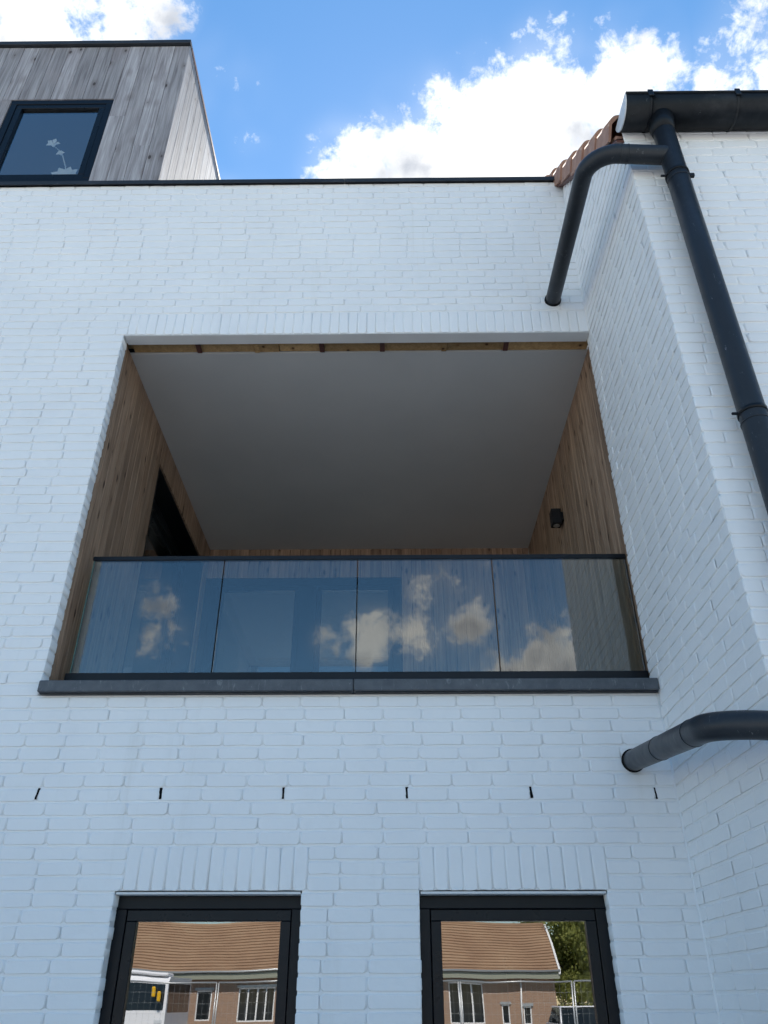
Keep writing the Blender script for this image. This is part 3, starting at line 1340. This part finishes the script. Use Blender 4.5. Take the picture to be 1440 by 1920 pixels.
def verge_mesh():
    """flanged verge tile: s up the slope, n square to it; the lower end rides over the tile below it"""
    sec = [(0, -.165), (0, -.05)]
    for k in range(1, 6):
        a = R(180 - 18 * k)
        sec.append((.05 + .05 * math.cos(a), -.05 + .05 * math.sin(a)))
    sec += [(.20, .0)]
    inn = [(.20, -.018), (.055, -.018), (.018, -.055), (.018, -.165)]
    loop = sec + inn
    mb = MB()
    n = len(loop)
    for (s_, grow, lift) in ((-.015, -.014, .022), (TP + .03, .002, -.004)):
        for (x_, nn) in loop:
            q = nn + lift
            mb.v.append((x_ + grow, s_ * math.cos(ang) - q * math.sin(ang), s_ * math.sin(ang) + q * math.cos(ang)))
    for k in range(n):
        mb.face((k, (k + 1) % n, n + (k + 1) % n, n + k), 1 <= k <= 6)
    m_ = len(sec)
    for b in (0, n):
        # end faces as quads between outer and inner line
        mb.face((b + 0, b + 1, b + n - 2, b + n - 1))
        mb.face((b + 1, b + 2, b + 3, b + 4, b + n - 3, b + n - 2))
        mb.face((b + 4, b + 5, b + 6, b + 7, b + n - 4, b + n - 3))
    return mb


me = verge_mesh().mesh('roof_tile')
me.materials.append(M['terracotta'])
for k in range(12):
    y0 = WY - .02 + k * TP * math.cos(ang)
    z0 = gable_z(y0) + .215
    link('roof_tile', me, roof_o, (XR - .058 + (.003 if k % 2 else 0), y0, z0))
field = MB()
for k in range(13):
    y0 = WY - .06 + k * TP * math.cos(ang)
    z0 = gable_z(y0) + .17
    for j in range(12):
        x0 = XR + .15 + j * .235
        prof = []
        for q in range(7):
            u = q / 6
            prof.append((x0 + u * .228, .022 * math.sin(u * math.pi * 2)))
        b = len(field.v)
        for (s, lift) in ((-.02, .045), (TP + .02, .012)):
            for (px, n) in prof:
                nn = n + lift
                field.v.append((px, y0 + s * math.cos(ang) - nn * math.sin(ang), z0 + s * math.sin(ang) + nn * math.cos(ang)))
        for q in range(6):
            field.face((b + q, b + q + 1, b + 8 + q, b + 7 + q), True)
fo = field.build('tile_field', 'terracotta', roof_o)
fo['kind'] = 'stuff'
# brown undercloak below the verge tiles
uc = MB()
uc.prism([(WY + .012, gable_z(WY + .012) - .028), (7.5, gable_z(7.5) - .028), (7.5, gable_z(7.5) - .004), (WY + .012, gable_z(WY + .012) - .004)], 'x', XR - .045, XR + .004)
uc.build('undercloak', 'rust_trim', roof_o)

# ---------------------------------------------------------------- gutter
GYC, GZC, GR = 3.045, 6.60, .125
gutter = thing('gutter', 'anthracite half-round eaves gutter along the gabled wing', 'gutter', (2.9, GYC, GZC - GR))
prof, inner = [], []
for k in range(19):
    a = math.pi + math.pi * k / 18
    prof.append((GYC + GR * math.cos(a), GZC + GR * math.sin(a)))
    inner.append((GYC + (GR - .004) * math.cos(a), GZC + (GR - .004) * math.sin(a)))
MB().prism(prof + inner[::-1], 'x', 1.545, WR + .2, True).build('trough', 'gutter', gutter)
MB().tube([(1.545, GYC - GR, GZC + .004), (WR + .2, GYC - GR, GZC + .004)], .009, 12).build('rolled_lip', 'gutter', gutter)
mb = MB()
mb.prism([(p[0], p[1]) for p in prof], 'x', 1.538, 1.5445)
mb.build('end_cap', 'zinc', gutter)
for x in (1.70, 2.262, 2.82, 3.38):
    b = MB()
    o_, i_ = [], []
    for k in range(17):
        a = math.pi * .97 + math.pi * 1.03 * k / 16
        o_.append((GYC + (GR + .006) * math.cos(a), GZC + (GR + .006) * math.sin(a)))
        i_.append((GYC + (GR + .0008) * math.cos(a), GZC + (GR + .0008) * math.sin(a)))
    b.prism(o_ + i_[::-1], 'x', x - .004, x + .010)
    bo = b.build('bracket', 'gutter', gutter)
    MB().bevel_box(x - .016, x + .020, GYC - GR - .015, GYC - GR - .0075, GZC - .045, GZC + .02, .003).build('clip', 'gutter', bo)
MB().box(1.6, WR + .2, WY - .03, WY + .02, GZ0 + .085, GZ0 + .12).build('fascia', 'gutter', wing)

# ---------------------------------------------------------------- rainwater pipes
PX, PY, PR = 1.785, 3.05, .0665


def collar(parent, x, y, z, r, h, mat='pipe', name='collar'):
    return MB().tube([(x, y, z - h / 2), (x, y, z + h / 2)], r, 28).build(name, mat, parent)


dp = thing('downpipe', 'long dark downpipe running from the gutter down the wing corner', 'drainpipe', (PX, PY, 0))
MB().tube([(PX, PY, 0.02), (PX, PY, .5), (PX, PY, 3.0), (PX, PY, 5.0), (PX, PY, 6.40)], PR, 32).build('pipe', 'pipe', dp)
MB().tube([(PX, PY, 6.36), (PX, PY, 6.50)], PR + .012, 32, True, [PR + .001, PR + .022]).build('outlet', 'gutter', dp)
for z in (5.925, 4.05, 2.2, .8):
    c = collar(dp, PX, PY, z, PR + .005, .022, 'gutter', 'pipe_clamp')
    MB().bevel_box(PX + PR + .002, PX + PR + .038, PY - .012, PY + .012, z - .013, z + .013, .003).build('clamp_ear', 'gutter', c)
    MB().bevel_box(PX - PR - .035, PX - PR - .003, PY - .006, PY + .006, z - .006, z + .006, .002).build('clamp_screw', 'gutter', c)
    MB().tube([(PX, PY + PR, z), (PX, WY, z)], .006, 10).build('wall_pin', 'gutter', c)
for z in (3.99, 5.87):
    collar(dp, PX, PY, z, PR + .0025, .006, 'pipe', 'socket_ring')


def branch(name, label, start, elbow, end, r, bend, joint_at):
    t = thing(name, label, 'drainpipe', start)
    path = fillet([start, elbow, end], bend, 16)
    p = MB().tube(path, r, 32).build('pipe', 'pipe', t)
    d = (Vector(elbow) - Vector(start)).normalized()
    s = Vector(start)
    MB().tube([s + d * .001, s + d * .014], r + .0075, 32).build('wall_rosette', 'rubber', t)
    e = (Vector(end) - Vector(elbow)).normalized()
    for (q, dirn) in joint_at:
        q = Vector(q)
        dv = d if dirn == 'd' else e
        MB().tube([q - dv * .0035, q + dv * .0035], r + .0022, 32).build('socket_ring', 'pipe', t)
    return t


u0, u1, u2 = Vector((1.318, FY - .004, 6.385)), Vector((1.272, PY, 6.165)), Vector((PX - .03, PY, 6.13))
branch('branch_pipe', 'dark elbowed branch pipe entering the wall above the balcony', u0, u1, u2, .0585, .19,
       [(u1.lerp(u2, .50), 'e'), (u1.lerp(u2, .40), 'e')])
l0, l1, l2 = Vector((1.352, FY - .004, 2.738)), Vector((1.262, PY, 2.515)), Vector((PX - .03, PY, 2.49))
branch('branch_pipe', 'scuffed dark elbowed branch pipe entering the wall below the balcony sill', l0, l1, l2, .0565, .17,
       [(l0.lerp(l1, .80), 'd'), (l0.lerp(l1, .42), 'd')])

# ---------------------------------------------------------------- glass balustrade
GY = 4.76
bal = thing('glass_balustrade', 'frameless four-panel glass balustrade with slim black rail across the balcony', 'balustrade', (-.22, GY, ZS))
GX = [-2.035, -1.1385, -.2255, .690, XWR - .006]
for a, b in zip(GX[:-1], GX[1:]):
    pn = MB().box(a + .004, b - .004, GY - .006, GY + .006, 3.26, 4.176).build('glass_panel', 'balustrade', bal)
    MB().box(b - .0035, b - .0012, GY - .0055, GY + .0055, 3.26, 4.174).build('edge_seal', 'rubber', pn)
MB().bevel_box(GX[0] - .012, GX[-1] + .001, GY - .014, GY + .014, 4.166, 4.198, .003).build('handrail', 'rail', bal)
MB().bevel_box(GX[0] - .02, GX[-1] + .002, GY - .035, GY + .035, 3.2055, 3.352, .004).build('base_channel', 'rail', bal)
MB().bevel_box(GX[0] - .006, GX[0] + .002, GY - .008, GY + .008, 3.353, 4.165, .002).build('end_seal', 'glass_edge', bal)

# ---------------------------------------------------------------- wall lamp
lamp = thing('wall_lamp', 'small black box wall lamp on the timber side of the balcony', 'lamp', (XWR, 6.30, 5.36))
MB().bevel_box(XWR - .022, XWR, 6.25, 6.34, 5.38, 5.47, .004).build('mount', 'black', lamp)
hd = MB().bevel_box(XWR - .110, XWR - .0225, 6.245, 6.345, 5.345, 5.505, .005).build('lamp_body', 'black', lamp)
MB().tube([(XWR - .066, 6.295, 5.3445), (XWR - .066, 6.295, 5.3415)], .030, 20).build('lens', 'galv', hd)

# ---------------------------------------------------------------- across the street (seen mirrored in the panes)
HY = -40.8
bung = thing('bungalow', 'long low brown brick bungalow with orange tiled roof, mirrored in the ground-floor panes', 'house', (-4, HY, 0))
HX0, HX1 = -22.0, 9.0
BW = [(-10.7, -9.85, .65, 2.1, 1), (-8.25, -6.15, .55, 2.2, 4), (2.8, 4.75, .5, 2.42, 3), (5.8, 6.25, .5, 1.46, 1), (7.05, 7.5, .5, 1.34, 1), (-14.0, -12.2, .6, 2.2, 3), (-3.6, -2.4, .6, 2.1, 2), (-.6, .4, .1, 2.1, 1)]
wl_ = MB()
xs = HX0
for (a, b, z0, z1, n) in sorted(BW):
    wl_.box(xs, a, HY - .25, HY, 0, 2.62)
    wl_.box(a, b, HY - .25, HY, 0, z0)
    wl_.box(a, b, HY - .25, HY, z1, 2.62)
    xs = b
wl_.box(xs, HX1, HY - .25, HY, 0, 2.62)
wl_.box(HX0, HX0 + .25, HY - 8, HY - .251, 0, 2.62)
wl_.prism([(HY - .251, 0), (HY - .251, 2.62), (HY - 4, 5.6), (HY - 8, 2.62), (HY - 8, 0)], 'x', HX1 - .25, HX1)
wl_.box(HX0 + .251, HX1 - .251, HY - 8, HY - 7.75, 0, 2.62)
wl_.build('wall', 'street_brick', bung)
for (a, b, z0, z1, n) in BW:
    f = frame_boxes('y', a, b, z0, z1, HY - .12, HY - .04, .07)
    for k in range(1, n):
        xx = a + (b - a) * k / n
        f.box(xx - .04, xx + .04, HY - .119, HY - .041, z0 + .071, z1 - .071)
    wf = f.build('window', 'white_frame', bung)
    MB().box(a + .07, b - .07, HY - .085, HY - .075, z0 + .07, z1 - .07).build('pane', 'dark_glass', wf)
    MB().box(a - .1, b + .1, HY + .001, HY + .06, z1 + .001, z1 + .13).build('window_lintel', 'galv', wf)
MB().box(HX0 - .2, HX1 + .25, HY - .24, HY + .45, 2.622, 2.75).box(HX0 - .2, HX1 + .25, HY + .451, HY + .48, 2.622, 2.92).build('eaves_board', 'fascia', bung)
MB().tube([(HX0 - .2, HY + .54, 3.0), (HX1 + .25, HY + .54, 3.0)], .06, 10).build('gutter', 'galv', bung)
MB().tube([(6.95, HY + .08, 0), (6.95, HY + .08, 2.6)], .045, 10).build('drainpipe', 'white_frame', bung)
rf = MB()
e0, e1 = Vector((0, HY + .5, 2.95)), Vector((0, HY - 4.0, 5.62))
nc = 17
dv = (e1 - e0) / nc
nn = Vector((0, -dv.z, dv.y)).normalized()
if nn.z < 0:
    nn = -nn
for k in range(nc):
    p, q = e0 + dv * k, e0 + dv * (k + 1.12)
    pr = [(p.y + nn.y * .075, p.z + nn.z * .075), (q.y + nn.y * .02, q.z + nn.z * .02), (q.y, q.z), (p.y, p.z)]
    rf.prism(pr, 'x', HX0 - .3, HX1 + .18)
rf.prism([(e1.y, e1.z), (HY - 8.5, 2.95), (HY - 8.5, 2.85), (e1.y, e1.z - .12)], 'x', HX0 - .3, HX1 + .18)
rfo = rf.build('roof', 'street_roof', bung)
MB().tube([(HX0 - .3, e1.y, e1.z + .02), (HX1 + .2, e1.y, e1.z + .02)], .14, 10).build('ridge', 'street_roof', rfo)
vb = MB()
vb.prism([(e0.y + .05, e0.z - .12), (e1.y, e1.z - .06), (e1.y, e1.z + .14), (e0.y + .05, e0.z + .10)], 'x', HX1 + .181, HX1 + .29)
vb.build('bargeboard', 'white_frame', rfo)

# lorry parked in front of it
LX0, LX1, LY = -12.75, -10.42, -32.7
lorry = thing('minibus', 'white minibus with dark windows and yellow mirrors, mirrored in the left ground-floor pane', 'bus', ((LX0 + LX1) / 2, LY - 3, 0))
def rounded(pts, r):
    out = []
    for i in range(len(pts)):
        a, b, c = Vector((*pts[i - 1], 0)), Vector((*pts[i], 0)), Vector((*pts[(i + 1) % len(pts)], 0))
        u, w = (a - b).normalized(), (c - b).normalized()
        for k in range(4):
            t_ = k / 3
            q = (b + u * r * (1 - t_) ** 2 + w * r * t_ ** 2)
            out.append((q.x, q.y))
    return out
cabp = rounded([(LY, .45), (LY, 1.15), (LY - .12, 2.35), (LY - .5, 2.62), (LY - 5.2, 2.62), (LY - 5.2, .45)], .08)
cab = MB().prism(cabp, 'x', LX0, LX1, False).build('body', 'vehicle_white', lorry)
ws = MB()
ws.prism([(LY + .004, 1.2), (LY - .105, 2.28), (LY - .13, 2.28), (LY - .02, 1.2)], 'x', LX0 + .12, LX1 - .14)
ws.build('windscreen', 'dark_glass', cab)
MB().bevel_box(LX0 + .1, LX1 - .1, LY - 1.5, LY - .28, 2.622, 2.78, .06).build('roof_visor', 'vehicle_white', cab)
MB().bevel_box(LX0 - .02, LX1 + .02, LY - .3, LY + .08, .3, .62, .05).build('bumper', 'galv', lorry)
for xx in (LX0 + .12, LX1 - .5):
    MB().bevel_box(xx, xx + .38, LY - .01, LY + .04, .66, .84, .02).build('headlight', 'zinc', lorry)
for zz, xx in ((1.93, -11.02), (1.75, -10.74)):
    m_ = MB().bevel_box(xx - .09, xx + .09, LY + .25, LY + .36, zz - .22, zz + .22, .04).build('mirror', 'yellow', lorry)
    MB().tube([(xx, LY - .1, zz + .15), (xx, LY + .26, zz + .1)], .02, 8).build('mirror_arm', 'rubber', m_)
for k in range(4):
    for xx in (LX0 - .012, LX1 - .003):
        MB().bevel_box(xx, xx + .015, LY - 1.38 - k * 1.2, LY - .24 - k * 1.2, 1.1, 2.34, .004).build('side_window', 'dark_glass', cab)
for yy in (LY - .95, LY - 4.2):
    for xx in (LX0 + .02, LX1 - .27):
        w_ = MB().tube([(xx, yy, .47), (xx + .25, yy, .47)], .47, 24).build('wheel', 'rubber', lorry)
        MB().tube([(xx - .01, yy, .47), (xx + .26, yy, .47)], .22, 16).build('hub', 'galv', w_)

# small white van
vx0, vx1, vy = 6.05, 7.75, -23.4
van = thing('car', 'small white car with rounded roof, mirrored low in the right ground-floor pane', 'car', ((vx0 + vx1) / 2, vy - 2, 0))
bp = rounded([(vy, .25), (vy, .72), (vy - .95, .86), (vy - 4.0, .86), (vy - 4.0, .25)], .1)
MB().prism(bp, 'x', vx0, vx1).build('body', 'vehicle_white', van)
cabv = MB()
low = [(vy - .75, .861), (vy - 3.9, .861)]
top_ = [(vy - 1.55, 1.36), (vy - 3.5, 1.36)]
b0 = len(cabv.v)
cabv.v += [(vx0 + .06, low[0][0], low[0][1]), (vx1 - .06, low[0][0], low[0][1]), (vx1 - .06, low[1][0], low[1][1]), (vx0 + .06, low[1][0], low[1][1]),
           (vx0 + .22, top_[0][0], top_[0][1]), (vx1 - .22, top_[0][0], top_[0][1]), (vx1 - .22, top_[1][0], top_[1][1]), (vx0 + .22, top_[1][0], top_[1][1])]
for q in ((0, 1, 5, 4), (1, 2, 6, 5), (2, 3, 7, 6), (3, 0, 4, 7)):
    cabv.face(q)
cabv.face((4, 5, 6, 7))
cabv.build('cabin_glass', 'dark_glass', van)
MB().bevel_box(vx0 + .2, vx1 - .2, vy - 3.6, vy - 1.5, 1.361, 1.41, .02).build('roof', 'vehicle_white', van)
for sx, tx in ((vx0 + .05, vx0 + .21), (vx1 - .05, vx1 - .21)):
    MB().tube([(sx, vy - .74, .86), (tx, vy - 1.53, 1.37)], .035, 8).build('pillar', 'vehicle_white', van)
for xx in (vx0 + .18, vx1 - .5):
    MB().bevel_box(xx, xx + .32, vy - .02, vy + .03, .5, .66, .03).build('headlight', 'zinc', van)
for yy in (vy - .8, vy - 3.2):
    for xx in (vx0 + .01, vx1 - .21):
        MB().tube([(xx, yy, .31), (xx + .2, yy, .31)], .31, 20).build('wheel', 'rubber', van)

# site fence
FYY = -13.8
fence_labels = ['wire mesh fence panel in front of the white minibus', 'wire mesh fence panel next to the one before the minibus',
                'middle wire mesh fence panel before the bungalow', 'wire mesh fence panel before the wide three-light bungalow window',
                'wire mesh fence panel in front of the small white car']
for k in range(5):
    a = -7.4 + k * 3.0
    fence = thing('fence_panel', fence_labels[k], 'fence', (a + 1.5, FYY, 0), 'site fence panels across the yard')
    fr_ = MB()
    for (p, q) in (((a + .02, FYY, 2.0), (a + 2.96, FYY, 2.0)), ((a + .02, FYY, .15), (a + 2.96, FYY, .15)), ((a + .02, FYY, 0), (a + .02, FYY, 2.0)), ((a + 2.96, FYY, 0), (a + 2.96, FYY, 2.0))):
        fr_.tube([p, q], .02, 8)
    fr_.build('frame', 'galv', fence)
    mesh_ = MB()
    for i in range(1, 19):
        xx = a + .02 + 2.94 * i / 19
        mesh_.tube([(xx, FYY, .16), (xx, FYY, 1.99)], .002, 4, False)
    for i in range(1, 8):
        zz = .15 + 1.85 * i / 8
        mesh_.tube([(a + .03, FYY + .003, zz), (a + 2.95, FYY + .003, zz)], .002, 4, False)
    mo = mesh_.build('wire_mesh', 'galv', fence)
    mo['kind'] = 'stuff'
    MB().bevel_box(a - .13, a + .13, FYY - .35, FYY + .35, 0.005, .12, .02).build('foot', 'galv', fence)

# trees beyond the bungalow's gable
def tree(label, x, y, h, rx, seed, nleaf=5200):
    rnd = random.Random(seed)
    t = thing('tree', label, 'tree', (x, y, 0), 'trees beside the bungalow')
    tb = MB()
    tb.tube([(x, y, -.05), (x + .1, y, h * .25), (x - .05, y + .1, h * .5), (x + .1, y, h * .8)], .2, 10, True, [.28, .22, .16, .05])
    limbs = []
    for k in range(9):
        a = rnd.uniform(0, 6.28)
        z0 = h * rnd.uniform(.22, .6)
        e = Vector((x + math.cos(a) * rx * .75, y + math.sin(a) * rx * .75, z0 + h * rnd.uniform(.12, .3)))
        tb.tube([(x, y, z0), (x + (e.x - x) * .5, y + (e.y - y) * .5, z0 + (e.z - z0) * .35), tuple(e)], .06, 6, True, [.09, .06, .02])
        limbs.append(e)
    tb.build('trunk', 'bark', t)
    cl_ = [Vector((x + rnd.gauss(0, rx * .45), y + rnd.gauss(0, rx * .45), h * rnd.uniform(.3, .95))) for _ in range(46)] + limbs
    lf = MB()
    for k in range(nleaf):
        c = rnd.choice(cl_)
        p = c + Vector((rnd.gauss(0, 1), rnd.gauss(0, 1), rnd.gauss(0, .8))) * rx * .17
        if p.z < h * .12:
            continue
        s = rnd.uniform(.09, .2)
        u = Vector((rnd.gauss(0, 1), rnd.gauss(0, 1), rnd.gauss(0, 1))).normalized()
        w = u.orthogonal().normalized()
        b = len(lf.v)
        for (i, j) in ((-1, 0), (0, -.5), (1, 0), (0, .5)):
            lf.v.append(tuple(p + u * s * i + w * s * j))
        lf.face((b, b + 1, b + 2, b + 3))
    me = bpy.data.meshes.new('crown')
    me.from_pydata(lf.v, [], lf.f)
    me.materials.append(M['leaf'])
    link('crown', me, t)
    return t


tree('tall yellow-green tree rising beside the bungalow gable', 12.8, -49.0, 11.0, 3.4, 1, 11000)
tree('shorter bushy tree close to the bungalow gable', 11.3, -46.0, 6.5, 2.0, 2, 8000)
tree('broad green tree furthest from the bungalow gable', 17.5, -52.0, 10.0, 4.0, 3)


# clipped hedge that closes the gap between the trees
rnd = random.Random(77)
hedge = thing('hedge', 'clipped green hedge at the foot of the trees, behind the small white car', 'hedge', (15, -43.5, 0))
st = MB()
for k in range(12):
    x = 9.9 + k * .95
    st.tube([(x, -43.5, -.02), (x + rnd.uniform(-.1, .1), -43.5, 1.2), (x, -43.4, 2.2)], .03, 6, True, [.045, .03, .015])
st.build('stem', 'bark', hedge)
lf = MB()
for k in range(9000):
    p = Vector((rnd.uniform(9.6, 21), -43.5 + rnd.gauss(0, .45), rnd.uniform(.05, 2.9) + rnd.gauss(0, .08)))
    sz = rnd.uniform(.06, .14)
    u = Vector((rnd.gauss(0, 1), rnd.gauss(0, 1), rnd.gauss(0, 1))).normalized()
    w = u.orthogonal().normalized()
    b = len(lf.v)
    for (i, j) in ((-1, 0), (0, -.5), (1, 0), (0, .5)):
        lf.v.append(tuple(p + u * sz * i + w * sz * j))
    lf.face((b, b + 1, b + 2, b + 3))
me = bpy.data.meshes.new('foliage')
me.from_pydata(lf.v, [], lf.f)
me.materials.append(M['leaf'])
link('foliage', me, hedge)
